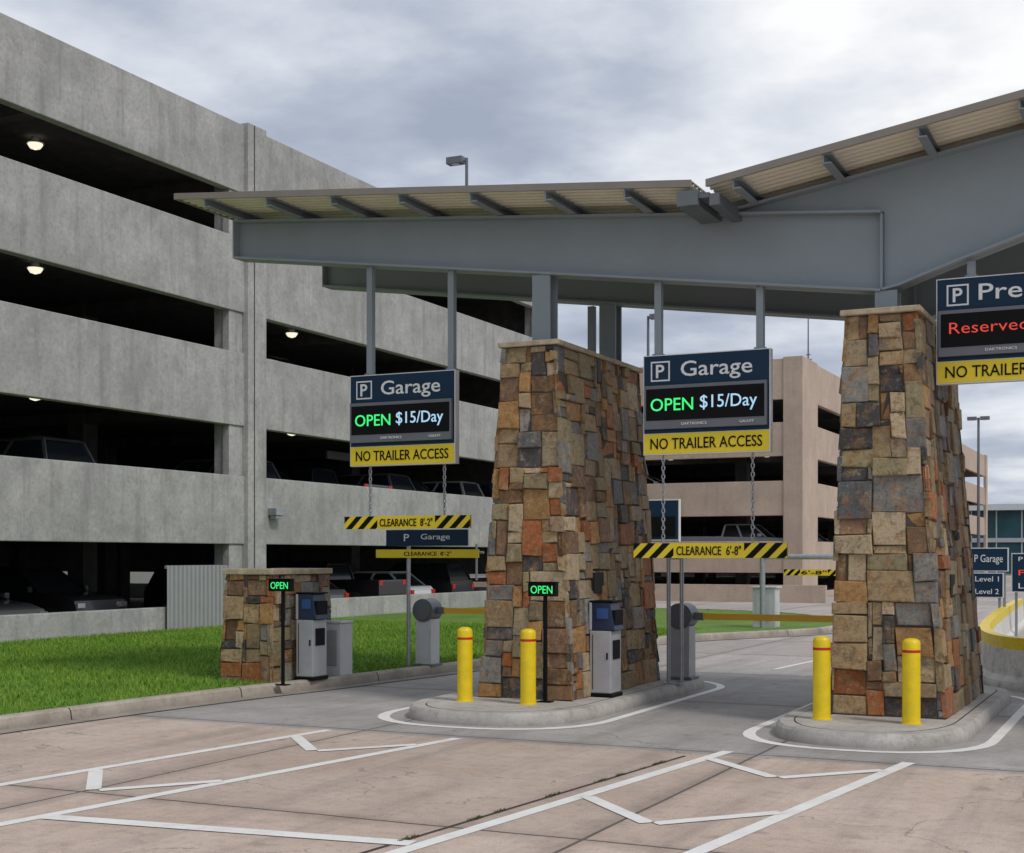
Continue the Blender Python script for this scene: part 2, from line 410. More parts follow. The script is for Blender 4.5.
for o in (o1, o2):
    bm = bmesh.new(); bm.from_mesh(o.data)
    for f in bm.faces:
        f.normal_update()
        if f.normal.z < 0: f.normal_flip()
    bm.to_mesh(o.data); bm.free()
b = MB(); strip(b, (-5.0, 7.0), (-4.38, 13.2), .035, .0035); b.obj('pavement_joint', [M_seam], recalc=False)

# ---------------------------------------------------------------- stone towers
PAL = [((.50, .35, .18), 5.5), ((.62, .48, .30), 4.5), ((.19, .20, .205), 2.6), ((.34, .33, .30), 2.6), ((.50, .16, .045), 2.6), ((.085, .083, .082), 1.8), ((.27, .15, .07), 3), ((.40, .33, .18), 3.5), ((.56, .30, .10), 2.8), ((.36, .21, .12), 2)]
PC = [p[0] for p in PAL]; PW = [p[1] for p in PAL]
SIZES = [(1, 1), (2, 1), (3, 1), (2, 2), (3, 2), (4, 2), (1, 2), (2, 3), (3, 3), (4, 3), (1, 3), (5, 3), (3, 4), (4, 4), (5, 2), (5, 4)]
SW = [1.8, 2.2, 2.4, 3, 4, 4, 1.8, 3, 4.5, 3.5, 1, 2, 2.6, 2, 1.4, 1]
def stone_face(b, P, n, cell=.105, e=.035):
    P = [Vector(p) for p in P]; n = Vector(n)
    w = ((P[1]-P[0]).length+(P[2]-P[3]).length)/2; h = (P[3]-P[0]).length
    nu, nv = max(2, round(w/cell)), max(2, round(h/cell)); occ = [[0]*nu for _ in range(nv)]
    ju = [0]+[R.uniform(-.35, .35)/nu for _ in range(nu-1)]+[0]; jv = [0]+[R.uniform(-.35, .35)/nv for _ in range(nv-1)]+[0]
    def at(u, v, d):
        uu = -e/w+u*(1+2*e/w)
        return (P[0].lerp(P[1], uu)).lerp(P[3].lerp(P[2], uu), v)+n*d
    last = None
    for r in range(nv):
        for c in range(nu):
            if occ[r][c]: continue
            a, hh = R.choices(SIZES, SW)[0]
            a = min(a, nu-c); hh = min(hh, nv-r)
            while any(occ[r][c+k] for k in range(a)): a -= 1
            for i in range(hh):
                for k in range(a): occ[r+i][c+k] = 1
            g = .004; u0, u1 = c/nu+ju[c]+g/w, (c+a)/nu+ju[c+a]-g/w; v0, v1 = r/nv+jv[r]+g/h, (r+hh)/nv+jv[r+hh]-g/h
            d = R.uniform(.005, .065); cc = R.choices(PC, PW)[0]
            if cc == last: cc = R.choices(PC, PW)[0]
            last = cc; k = R.uniform(.7, 1.22); cc = tuple(x*k for x in cc)
            j = lambda s: R.uniform(-s, s)
            cor = [(u0+j(.013)/w, v0+j(.013)/h), (u1+j(.013)/w, v0+j(.013)/h), (u1+j(.013)/w, v1+j(.013)/h), (u0+j(.013)/w, v1+j(.013)/h)]
            o = len(b.v)
            for q in cor: b.v.append(tuple(at(q[0], q[1], -.01)))
            for q in cor: b.v.append(tuple(at(q[0], q[1], d-.01)))
            m0 = (sum(q[0] for q in cor)/4, sum(q[1] for q in cor)/4)
            for q in cor:
                s_u = 1-.026/(max(.05, a*w/nu)); s_v = 1-.026/(max(.05, hh*h/nv))
                b.v.append(tuple(at(m0[0]+(q[0]-m0[0])*s_u, m0[1]+(q[1]-m0[1])*s_v, d+j(.013))))
            for t in range(4):
                t2 = (t+1) % 4
                b.face([o+t, o+t2, o+4+t2, o+4+t], 0, cc); b.face([o+4+t, o+4+t2, o+8+t2, o+8+t], 0, cc)
            b.face([o+8, o+9, o+10, o+11], 0, cc)
def stone_pier(name, bx, by, tx, ty, z0, z1, cap=.07, niche=False):
    e = empty(name); b = MB()
    B = [(bx[0], by[0], z0), (bx[1], by[0], z0), (bx[1], by[1], z0), (bx[0], by[1], z0)]
    T = [(tx[0], ty[0], z1), (tx[1], ty[0], z1), (tx[1], ty[1], z1), (tx[0], ty[1], z1)]
    for i, n in enumerate(((0, -1, 0), (1, 0, 0), (0, 1, 0), (-1, 0, 0))):
        j = (i+1) % 4; stone_face(b, (B[i], B[j], T[j], T[i]), n)
    b.obj('stone_cladding', [M_stone], e, recalc=False)
    c = MB(); c.hexa(B+T); c.obj('core', [M_mortar], e)
    c = MB(); x = tx[0]-.07; xe = tx[1]+.07; ym = (ty[0]+ty[1])/2
    c.box(x, xe, ty[0]-.07, ym-.3, z1+.003, z1+cap); c.box(x, xe, ym-.295, ym+.4, z1+.003, z1+cap-.008); c.box(x, xe, ym+.405, ty[1]+.07, z1+.003, z1+cap-.002)
    c.obj('cap', [M_cap], e, bevel=.012)
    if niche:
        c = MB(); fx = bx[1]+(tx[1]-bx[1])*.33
        c.box(fx-.05, fx+.07, 17.1, 17.42, 1.5, 1.78); c.obj('niche_shade_box', [M_niche], e, bevel=.006)  # near-black box on the face; its colour stands in for the niche's shade
    return e
stone_pier('stone_pillar', (-8.15, -6.9), (16.2, 19.5), (-7.93, -7.2), (16.4, 19.45), .15, 4.74, niche=True)
stone_pier('stone_pillar', (-3.57, -2.31), (16.2, 19.5), (-3.44, -2.66), (16.38, 19.4), .15, 4.82, niche=True)
stone_pier('stone_pillar', (1.05, 2.3), (16.2, 19.5), (1.2, 2.1), (16.38, 19.4), .15, 4.82)
stone_pier('low_stone_pier', (-12.88, -12.0), (16.9, 18.5), (-12.82, -12.05), (16.95, 18.45), .1, 1.72, cap=.09)

# ---------------------------------------------------------------- canopy
can = empty('entrance_canopy')
zt = lambda x: 7.0-.0921*(x+12.57)      # left beam top
zb = lambda x: 6.43-.1344*(x+12.57)     # left beam bottom
zrl = lambda x: 7.13-.0921*(x+12.57)    # left roof underside
zrr = lambda x: 6.44+.155*(x+4.99)      # right roof underside
XE = 5.8
def beam(Y):
    b = MB()
    xl, xr = -12.57, -3.12
    b.prism([(xl, zb(xl)), (xr, zb(xr)), (xr, zt(xr)), (xl, zt(xl))], Y-.012, Y+.012)
    fl = .16
    for f, t in ((zt, -.03), (zb, 0)):
        b.prism([(xl, f(xl)+t), (xr, f(xr)+t), (xr, f(xr)+t+.03), (xl, f(xl)+t+.03)], Y-fl, Y+fl)
    b.box(xl-.02, xl, Y-fl, Y+fl, zb(xl), zt(xl))
    b.box(xr-.015, xr+.015, Y-.10, Y+.10, zb(xr)+.03, zt(xr)-.03)
    rt = lambda x: zrr(x)-.13
    low = [(-3.10, 5.17), (-2.9, 5.21), (-2.65, 5.30), (-2.2, 5.45), (-1.5, 5.67), (0, 6.12), (1.8, 6.62), (XE-.4, 7.45)]
    poly = low+[(XE-.4, rt(XE-.4)), (-4.9, rt(-4.9)), (-4.9, zt(-4.9)+.003), (-3.10, zt(-3.12)+.003)]
    b.prism(poly, Y-.02, Y+.02)
    for a, c in zip(low, low[1:]):
        b.prism([a, c, (c[0], c[1]+.03), (a[0], a[1]+.03)], Y-fl, Y+fl)
    a, c = -4.95, XE-.4
    b.prism([(a, rt(a)), (c, rt(c)), (c, rt(c)+.03), (a, rt(a)+.03)], Y-fl, Y+fl)
    return b.obj('girder', [M_steel], can)
beam(16.9); beam(19.3)
b = MB()
for Y in (16.9, 19.3):
    for x, z0 in ((-7.57, 4.81), (-3.06, 4.89), (1.62, 4.89)):
        z1 = zb(x) if x < -3.2 else (5.17 if x < 0 else 6.57)
        b.box(x-.13, x+.13, Y-.13, Y-.10, z0, z1-.002); b.box(x-.13, x+.13, Y+.10, Y+.13, z0, z1-.002); b.box(x-.01, x+.01, Y-.10, Y+.10, z0, z1-.002)
        b.box(x-.2, x+.2, Y-.2, Y+.2, z0-.01, z0+.02)
        for sx in (-.16, .16):
            for sy in (-.16, .16): b.cyl((x+sx, Y+sy, z0+.02), (x+sx, Y+sy, z0+.05), .018, n=6)
b.box(-7.9, -7.8, 19.2, 19.3, 4.8, 5.75)
b.obj('column', [M_steel], can)
Y0, Y1 = 15.93, 20.9
b = MB()
def purlin(x, f, s=1):
    h = .12; z = f(x)-.004
    b.box(x-.05, x+.05, Y0+.02, Y1-.02, z-.015, z); b.box(x-.05, x+.05, Y0+.02, Y1-.02, z-h, z-h+.015); b.box(x-.05, x-.035, Y0+.02, Y1-.02, z-h+.015, z-.015)
for k in range(7): purlin(-12.45+1.07*k, zrl)
for k in range(10): purlin(-4.65+1.07*k, zrr)
b.obj('purlins', [M_steel], can)
b = MB(); b.box(-5.38, -5.12, Y0-.03, Y1, 6.22, 6.40); b.box(-4.98, -4.86, Y0-.0, Y1, 6.2, 6.34); b.box(-5.115, -4.985, Y0, Y1, 6.3, 6.36); b.obj('gutter', [M_steeld], can)
def deck(x0, x1, f, name):
    b = MB(); pr = []; y = Y0; p = .15
    while y < Y1-.01:
        pr += [(y, 0), (y+.06, 0), (y+.08, .035), (y+.13, .035)]; y += p
    pr.append((Y1, 0)); n = len(pr); o = len(b.v)
    for x in (x0, x1):
        for yy, dz in pr: b.v.append((x, yy, f(x)+dz))
    for i in range(n-1): b.face([o+i, o+i+1, o+n+i+1, o+n+i])
    o = len(b.v)
    for x in (x0, x1):
        for yy, dz in pr: b.v.append((x, yy, f(x)+dz+.012))
    for i in range(n-1): b.face([o+i, o+n+i, o+n+i+1, o+i+1])
    b.obj(name, [M_deck], can, recalc=False)
    b = MB(); s = .003
    b.prism([(x0, f(x0)-.012), (x1, f(x1)-.012), (x1, f(x1)+.075), (x0, f(x0)+.075)], Y0-.03, Y0-s)
    b.prism([(x0, f(x0)-.012), (x1, f(x1)-.012), (x1, f(x1)+.075), (x0, f(x0)+.075)], Y1+s, Y1+.03)
    b.prism([(x0, f(x0)+.052), (x1, f(x1)+.052), (x1, f(x1)+.068), (x0, f(x0)+.068)], Y0, Y1)
    b.obj(name+'_fascia', [M_fascia], can)
deck(-12.97, -5.2, zrl, 'roof_deck'); deck(-5.02, XE, zrr, 'roof_deck')
b = MB(); b.box(-13.0, -12.972, Y0-.03, Y1+.03, zrl(-12.97)-.012, zrl(-12.97)+.075); b.obj('verge', [M_fascia], can)

# ---------------------------------------------------------------- hanging signs
def chain(b, x, y, z0, z1, m):
    z = z0; k = 0; L = .055
    while z < z1:
        n = 8; ring = []
        for i in range(n):
            t = 2*math.pi*i/n; a = math.cos(t)*.02; c = math.sin(t)*L*.62
            ring.append(Vector((x+(a if k % 2 else 0), y+(0 if k % 2 else a), z+L/2+c)))
        for i in range(n): b.cyl(ring[i], ring[(i+1) % n], .008, n=5, m=m)
        z += L; k += 1
def clearance_bar(name, x0, x1, z0, z1, Y, label):
    e = empty(name); b = MB(); b.box(x0, x1, Y-.02, Y+.02, z0, z1, 0)
    h = z1-z0; w = x1-x0; yy = Y-.023
    def stripes(a, c):
        x = a-h
        s = .1
        while x < c:
            pts = [(x, z0), (x+s, z0), (x+s+h, z1), (x+h, z1)]
            def clip(pts, lim, keep):
                out = []
                for i in range(len(pts)):
                    p, q = pts[i], pts[(i+1) % len(pts)]; ip, iq = keep(p[0]), keep(q[0])
                    if ip: out.append(p)
                    if ip != iq:
                        t = (lim-p[0])/(q[0]-p[0]); out.append((lim, p[1]+t*(q[1]-p[1])))
                return out
            pts = clip(pts, a, lambda v: v >= a-1e-9)
            if len(pts) > 2: pts = clip(pts, c, lambda v: v <= c+1e-9)
            if len(pts) > 2: b.prism(pts, yy, Y-.0205, 1)
            x += 2*s
    stripes(x0, x0+w*.27); stripes(x1-w*.27, x1)
    b.obj('bar', [M_yellow, M_black], e)
    text(label, (x0+x1)/2, Y-.024, (z0+z1)/2, h*.62, w*.42, M_black, e, bold=.006)
    return e
def garage_sign(x0, x1, z0, z1, posts, title, led, barz=None, chains=(), reds=False):
    e = empty('hanging_sign'); Y = 16.9; b = MB(); H = z1-z0; w = x1-x0
    zz = lambda f: z1-H*f
    b.box(x0, x1, Y-.06, Y+.06, z0, z1, 0)
    b.box(x0+.012, x1-.012, Y-.066, Y-.0603, zz(.785), z1-.012, 1)
    b.box(x0+.012, x1-.012, Y-.066, Y-.0603, z0+.012, zz(.79), 2)
    b.obj('panel', [M_white, M_navy, M_yellow], e, bevel=.004)
    b = MB(); b.box(x0+.03, x1-.03, Y-.12, Y-.0665, zz(.745), zz(.31), 0)
    b.box(x0+.06, x1-.06, Y-.128, Y-.1205, zz(.66), zz(.345), 1); b.obj('led_board', [M_drum, M_black], e, bevel=.008)
    ps = H*.2; px = x0+w*.14; pz = zz(.165)
    b = MB(); b.box(px-ps/2, px+ps/2, Y-.069, Y-.0662, pz-ps/2, pz+ps/2, 0); b.box(px-ps/2+.02, px+ps/2-.02, Y-.072, Y-.0693, pz-ps/2+.02, pz+ps/2-.02, 1)
    b.obj('parking_symbol', [M_white, M_navy], e)
    text('P', px, Y-.074, pz, ps*.66, ps*.44, M_white, e, 'parking_letter', bold=.015)
    text(title, x0+w*.585, Y-.070, zz(.175), H*.2, w*(.56 if title == 'Garage' else .62), M_white, e, 'title_lettering', bold=.006)
    if not reds:
        text(led[0], x0+w*.245, Y-.131, zz(.505), H*.125, w*.34, M_green_led, e, 'led_text')
        text(led[1], x0+w*.69, Y-.131, zz(.51), H*.165, w*.44, M_white_led, e, 'led_text')
    else:
        text(led[0], x0+w*.5, Y-.131, zz(.50), H*.14, w*.82, M_red_led, e, 'led_text', bold=-.006)
    text('DAKTRONICS', x0+w*.42, Y-.124, zz(.70), H*.026, w*.2, M_white, e, 'small_text'); text('GALAXY', x0+w*.83, Y-.124, zz(.70), H*.026, w*.11, M_white, e, 'small_text')
    text('NO TRAILER ACCESS', (x0+x1)/2, Y-.069, zz(.89), H*.11, w*.88, M_black, e, 'notice_lettering', bold=.006)
    b = MB()
    for p in posts:
        zc = zb(p) if p < -3.2 else 5.45
        b.box(p-.045, p+.045, Y-.045, Y+.045, z1+.003, zc-.003); b.box(p-.07, p+.07, Y-.058, Y+.058, z1+.004, z1+.02)
    b.obj('hanger_posts', [M_steel], e)
    if barz:
        b = MB()
        for cx in chains: chain(b, cx, Y, barz, z0, 0)
        b.obj('chains', [M_galv], e)
garage_sign(-10.60, -8.90, 3.28, 4.575, (-10.29, -8.98), 'Garage', ('OPEN', '$15/Day'), 2.57, (-10.3, -9.1))
garage_sign(-6.15, -4.48, 3.30, 4.585, (-5.96, -4.62), 'Garage', ('OPEN', '$15/Day'), 2.17, (-5.9, -4.72))
garage_sign(-2.49, -.75, 4.02, 5.26, (-2.1, -1.1), 'Prepaid', ('Reserved Only',), None, (), True)
clearance_bar('clearance_bar', -10.72, -8.69, 2.385, 2.565, 16.9, "CLEARANCE  8'-2\"")
clearance_bar('clearance_bar', -6.30, -4.28, 1.975, 2.165, 16.9, "CLEARANCE  6'-8\"")

# ---------------------------------------------------------------- bollards
for x in (-8.13, -7.24, -3.57, -2.58):
    b = MB(); r = .098
    prof = [(r+.02, 0), (r+.02, .01), (r, .012), (r, .785), (r+.002, .786), (r+.002, .815), (r, .816), (r, .89), (r*.92, .915), (r*.7, .933), (r*.35, .943)]
    b.lathe((x, 15.65, .15), prof, 24, [0, 0, 0, 1, 1, 1, 0, 0, 0, 0, 0])
    b.obj('bollard', [M_byel, M_red], smooth=True)

# ---------------------------------------------------------------- ticket machines, open signs, gates
def ticket_machine(x, y, z, h, w=.30, d=.38):
    e = empty('ticket_machine'); b = MB()
    b.box(x-w/2-.02, x+w/2+.02, y-d/2-.02, y+d/2+.02, z, z+.05, 1)
    b.box(x-w/2, x+w/2, y-d/2, y+d/2, z+.0505, z+h*.70, 0)
    b.hexa([(x-w/2+.03, y-d/2+.012, z+h*.703), (x+w/2+.05, y-d/2+.012, z+h*.703), (x+w/2+.05, y+d/2-.012, z+h*.703), (x-w/2+.03, y+d/2-.012, z+h*.703),
            (x-w/2+.03, y-d/2+.012, z+h), (x+w/2-.02, y-d/2+.012, z+h), (x+w/2-.02, y+d/2-.012, z+h), (x-w/2+.03, y+d/2-.012, z+h)], 2)
    b.box(x-w/2-.012, x-w/2+.028, y-d/2, y+d/2, z+h*.703, z+h*1.0, 0)
    b.box(x-w/2-.012, x+w/2+.03, y-d/2, y+d/2, z+h+.001, z+h+.025, 1)
    b.obj('cabinet', [M_alu, M_black, M_dblue], e, bevel=.012)
    b = MB()
    b.box(x+w/2-.01, x+w/2+.045, y-d/2+.05, y+d/2-.05, z+h*.76, z+h*.92, 0)
    b.box(x-w*.16, x+w*.38, y-d/2-.002, y-d/2+.0115, z+h*.83, z+h*.94, 1)
    b.box(x+w/2+.001, x+w/2+.012, y-.12, y+.12, z+h*.4, z+h*.6, 0)
    b.box(x-w*.36, x-w*.36+.008, y-d/2-.006, y-d/2-.0005, z+.1, z+h*.66, 0)
    b.box(x+w*.30, x+w*.30+.02, y-d/2-.012, y-d/2-.0005, z+h*.4, z+h*.47, 0)
    b.obj('panels', [M_black, M_mblue], e)
ticket_machine(-11.70, 17.5, .14, 1.29)
ticket_machine(-6.74, 17.0, .15, 1.24)
b = MB(); b.box(-11.95, -11.6, 18.15, 18.5, .13, .95, 0); b.box(-11.97, -11.58, 18.13, 18.52, .953, .99, 0); b.box(-11.9, -11.65, 18.13, 18.149, .3, .85, 1)
b.obj('utility_cabinet', [M_mach, M_alu], bevel=.01)
def open_sign(x, y, z0):
    e = empty('open_sign'); b = MB()
    b.box(x-.19, x+.19, y-.05, y+.05, 1.49, 1.66, 0); b.box(x-.205, x+.205, y-.075, y+.05, 1.662, 1.675, 0)
    b.cyl((x+.03, y, z0), (x+.03, y, 1.489), .028, n=10, m=0); b.box(x-.06, x+.12, y-.07, y+.07, z0, z0+.015, 0)
    b.obj('housing_and_post', [M_black], e, bevel=.004)
    text('OPEN', x, y-.053, 1.575, .10, .30, M_green_led, e, 'led_text', ext=.002)
open_sign(-7.17, 15.95, .15); open_sign(-11.62, 16.6, .13)
def gate(x, y, z, arm, light):
    e = empty('barrier_gate'); b = MB()
    b.box(x-.19, x+.19, y-.19, y+.19, z, z+.04, 1)
    b.box(x-.15, x+.15, y-.15, y+.15, z+.0405, z+.80, 0)
    b.box(x-.12, x+.12, y-.158, y-.151, z+.12, z+.62, 0)
    b.cyl((x, y-.18, z+.95), (x, y+.18, z+.95), .195, n=28, m=1)
    b.cyl((x, y-.20, z+.95), (x, y-.181, z+.95), .16, n=24, m=1)
    b.obj('gate_cabinet', [M_mach if light else M_alu, M_drum], e, bevel=.01)
    b = MB(); b.box(x+.1, x+.1+arm, y-.015, y+.015, z+.90, z+.995, 0)
    b.box(x+.15, x+.32, y-.03, y+.03, z+.89, z+1.005, 1)
    b.obj('boom_arm', [M_orange, M_drum], e)
gate(-11.42, 20.6, .13, 2.3, True); gate(-6.62, 19.85, .15, 2.5, False); 
e = empty('clearance_frame'); b = MB()
b.cyl((-11.62, 20.3, .1), (-11.62, 20.3, 2.45), .035, n=12); b.cyl((-10.33, 20.3, 1.6), (-10.33, 20.3, 2.2), .02, n=8); b.cyl((-12.1, 20.3, 2.06), (-10.2, 20.3, 2.06), .02, n=8)
b.obj('post', [M_galv], e)
b = MB(); b.box(-12.0, -10.45, 20.2, 20.24, 2.17, 2.44, 0); b.box(-12.2, -10.25, 20.2, 20.24, 1.97, 2.11, 1); b.obj('panels', [M_navy, M_yellow], e)
text('Garage', -11.05, 20.197, 2.31, .12, .55, M_white, e); text('P', -11.6, 20.197, 2.31, .12, .1, M_white, e); text("CLEARANCE  8'-2\"", -11.2, 20.197, 2.04, .07, .9, M_black, e)
b = MB(); b.cyl((-6.55, 19.0, .15), (-6.55, 19.0, 2.0), .03, n=10); b.cyl((-6.42, 19.2, .15), (-6.42, 19.2, 2.0), .03, n=10); b.cyl((-6.55, 19.0, 1.98), (-6.42, 19.2, 1.98), .03, n=8)
b.box(-6.62, -6.36, 18.95, 19.25, .15, .165); b.obj('steel_post', [M_galv])
e = empty('height_limit_frame'); b = MB()
for x in (-9.6, -7.4): b.cyl((x, 35.3, .1), (x, 35.3, 1.98), .07, n=12)
b.cyl((-9.65, 35.3, 1.98), (-7.35, 35.3, 1.98), .07, n=12); b.obj('frame', [M_galv], e)
clearance_bar('clearance_bar', -9.0, -7.45, 1.5, 1.66, 35.2, "6'-8\"")
b = MB(); b.box(-9.95, -9.35, 35.6, 36.1, .1, 1.15); b.box(-10, -9.3, 35.55, 36.15, 1.153, 1.2); b.box(-9.85, -9.45, 35.58, 35.599, .3, 1.0); b.obj('utility_cabinet', [M_mach], bevel=.01)
def guide_sign(x0, x1, z0, z1, Y, lines):
    e = empty('guide_sign'); b = MB(); b.box(x0, x1, Y-.04, Y+.04, z0, z1, 0); b.box(x0+.02, x1-.02, Y-.046, Y-.0403, z0+.02, z1-.02, 1)
    b.obj('panel', [M_white, M_navy], e)
    b = MB()
    for px in (x0+.1, x1-.1): b.box(px-.03, px+.03, Y+.041, Y+.10, 0, z1)
    b.obj('posts', [M_steel], e); n = len(lines)
    for i, (t, mm) in enumerate(lines):
        text(t, (x0+x1)/2, Y-.05, z1-(z1-z0)*(i+.5)/n, (z1-z0)/n*.42, (x1-x0)*.72, mm, e)
guide_sign(-4.4, -3.5, 1.63, 2.2, 35, [('P Garage', M_white)]); guide_sign(-4.35, -3.6, 1.0, 1.6, 34.9, [('Level 1', M_white), ('Level 2', M_white)])
guide_sign(-3.45, -2.3, 1.13, 2.07, 35.2, [('P Hourly', M_white), ('FULL', M_red_led), ('Level 3', M_white)])
e = empty('lane_sign'); b = MB(); b.box(-12.0, -10.07, 29.96, 30.04, 2.35, 3.3, 0); b.box(-11.97, -10.1, 29.953, 29.9597, 2.38, 3.27, 1); b.box(-11.9, -10.17, 29.93, 29.9525, 2.45, 2.9, 2); b.obj('panel', [M_white, M_navy, M_black], e)
b = MB(); b.box(-11.95, -11.85, 30.041, 30.12, .1, 3.3); b.box(-11.2, -11.1, 30.041, 30.12, .1, 3.3); b.obj('posts', [M_steel], e)

pth = smooth_path([(-3.9, 42), (-3.55, 34), (-3.05, 26), (-2.6, 23), (-2.0, 21.7), (-.9, 21.3), (.2, 22), (.8, 25), (1.4, 34), (1.5, 42)], 3)
b = MB(); sweep(b, pth, [(-.22, 0), (-.2, .12), (-.12, .2), (-.09, .60), (-.085, .78), (.085, .78), (.09, .60), (.12, .2), (.2, .12), (.22, 0)], [0, 0, 0, 1, 1, 1, 0, 0, 0])
b.obj('concrete_barrier', [kerb_material('barrier_white', (.82, .80, .76), (.70, .68, .64), False), M_byel], smooth=True)

# ---------------------------------------------------------------- garages
def garage(name, x0, x1, y0, y1, bands, floors, low, mt, bayx, bayy, inset, th=.28):
    e = empty(name); b = MB()
    for z0, z1 in bands+([(0, low)] if low > 0 else []):
        b.box(x0, x1, y0, y0+th, z0, z1); b.box(x0, x1, y1-th, y1, z0, z1)
        b.box(x0, x0+th, y0+th+.003, y1-th-.003, z0, z1); b.box(x1-th, x1, y0+th+.003, y1-th-.003, z0, z1)
    b.obj('spandrel_walls', [mt], e, bevel=.02)
    b = MB()
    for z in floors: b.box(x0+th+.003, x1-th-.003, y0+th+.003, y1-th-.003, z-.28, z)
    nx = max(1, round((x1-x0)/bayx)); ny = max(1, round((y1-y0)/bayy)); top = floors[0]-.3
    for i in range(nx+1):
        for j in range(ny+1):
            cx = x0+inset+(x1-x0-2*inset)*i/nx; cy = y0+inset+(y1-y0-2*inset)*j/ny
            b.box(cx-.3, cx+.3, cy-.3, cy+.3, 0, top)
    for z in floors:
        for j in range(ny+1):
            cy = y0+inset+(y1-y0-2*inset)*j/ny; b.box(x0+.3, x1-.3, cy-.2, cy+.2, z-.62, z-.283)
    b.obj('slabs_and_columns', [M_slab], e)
    return e
GX = -23.0
g1 = garage('parking_garage', -58, GX, -4, 52, [(11.97, 13.85), (8.69, 10.73), (5.57, 7.57), (2.33, 4.2)], [12.8, 9.68, 6.5, 3.13], .7, M_conc, 10, 9, 6.0)
b = MB()
for yy in (6.5, 31.1, 51.2):
    b.box(GX-.27, GX+.14, yy, yy+.85, 0, 13.92)
    b.box(GX-.6, GX-.285, yy-.55, yy+1.2, 0, 12.9)
    for z0, z1 in ((10.73, 11.97), (7.57, 8.69), (4.2, 5.57), (.7, 2.33)): b.box(GX-.284, GX-.05, yy-.6, yy-.003, z0-.0, z1)
b.obj('pilasters', [M_conc], g1, bevel=.02)
b = MB()
b.box(GX+.141, GX+.147, 31.36, 31.40, 0, 13.9)
for z0, z1 in ((11.97, 13.85), (8.69, 10.73), (5.57, 7.57), (2.33, 4.2)): b.box(GX+.001, GX+.004, 31.96, 31.99, z0+.02, z1-.02)
b.obj('panel_joints', [M_seam], g1)
b = MB()
for fz in (12.8, 9.68, 6.5):
    for lx in (GX-2.7, GX-13.5):
        for ly in (15, 26.1, 37.3, 48.3):
            lz = fz-.42
            if lx < GX-5 and ly > 40: continue
            b.lathe((lx, ly, lz-.18), [(.04, 0), (.13, .03), (.19, .12), (.17, .17)], 14, 0); b.cyl((lx, ly, lz), (lx, ly, lz+.14), .1, n=10, m=1)
            b.cyl((lx, ly, lz-.04), (lx, ly, lz-.01), .23, n=16, m=1)
b.obj('ceiling_lamps', [M_lampw, M_galv], g1)
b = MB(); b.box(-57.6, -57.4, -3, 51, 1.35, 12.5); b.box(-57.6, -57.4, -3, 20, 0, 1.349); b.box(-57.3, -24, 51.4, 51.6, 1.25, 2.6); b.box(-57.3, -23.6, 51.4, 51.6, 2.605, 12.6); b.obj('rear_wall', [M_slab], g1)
b = MB(); b.box(GX+.001, GX+.3, 32.2, 32.6, 3.15, 3.35); b.box(GX+.05, GX+.25, 32.25, 32.55, 3.05, 3.149); b.obj('wall_light', [M_galv], g1, bevel=.01)
b = MB(); b.box(GX-3.2, GX-3.1, 40, 42.2, 5.35, 5.62); b.obj('overhead_notice', [M_drum], g1)
b = MB(); pts = []
y = 27.75
while y < 30.15:
    pts += [(y, 0), (y+.07, 0), (y+.09, .05), (y+.15, .05), (y+.17, 0)]; y += .17
for yy, d in pts: b.v += [(GX+.1+d, yy, .1), (GX+.1+d, yy, 1.75)]
for i in range(len(pts)-1): b.face([2*i, 2*i+2, 2*i+3, 2*i+1])
b.box(GX+.02, GX+.09, 27.75, 30.15, 1.68, 1.76); b.obj('corrugated_metal_fence', [M_corr], recalc=False)

g2 = garage('parking_garage', -50, -15.4, 63.6, 134, [(9.33, 11.23), (6.68, 8.26), (3.9, 5.52), (1.21, 2.7)], [10.3, 7.3, 4.6, 1.75], .28, M_tan, 11, 11, 4)
b = MB()
b.box(-16.3, -15.38, 63.55, 66.6, 0, 11.3)
for yy in (83, 104, 133.2): b.box(-15.5, -15.25, yy, yy+1, 0, 11.3)
b.box(-27, -26.3, 63.45, 63.7, 0, 11.3); b.box(-38, -37.3, 63.45, 63.7, 0, 11.3)
b.obj('corner_pier', [M_tan], g2, bevel=.02)
b = MB()
for z in (9.95, 6.95, 4.25):
    for i in range(6): b.cyl((-18-i*5, 67, z-.05), (-18-i*5, 67, z+.06), .13, n=8)
b.obj('ceiling_lamps', [M_lampw], g2)
b = MB(); b.box(-40, -13.2, 58.6, 58.85, 0, .75); b.obj('low_wall', [M_tan], bevel=.01)

e = empty('glass_terminal_building'); b = MB()
b.box(-24, 60, 170, 200, 0, 7.3, 0); b.obj('glazing', [M_bgglass], e)
b = MB(); b.box(-25, 61, 168, 201, 7.303, 8.0); b.box(-25, 61, 169.6, 169.95, 3.6, 4.1)
for i in range(30): b.box(-24+i*2.8, -23.85+i*2.8, 169.8, 169.97, 0, 7.3)
b.obj('frame', [M_mach], e)

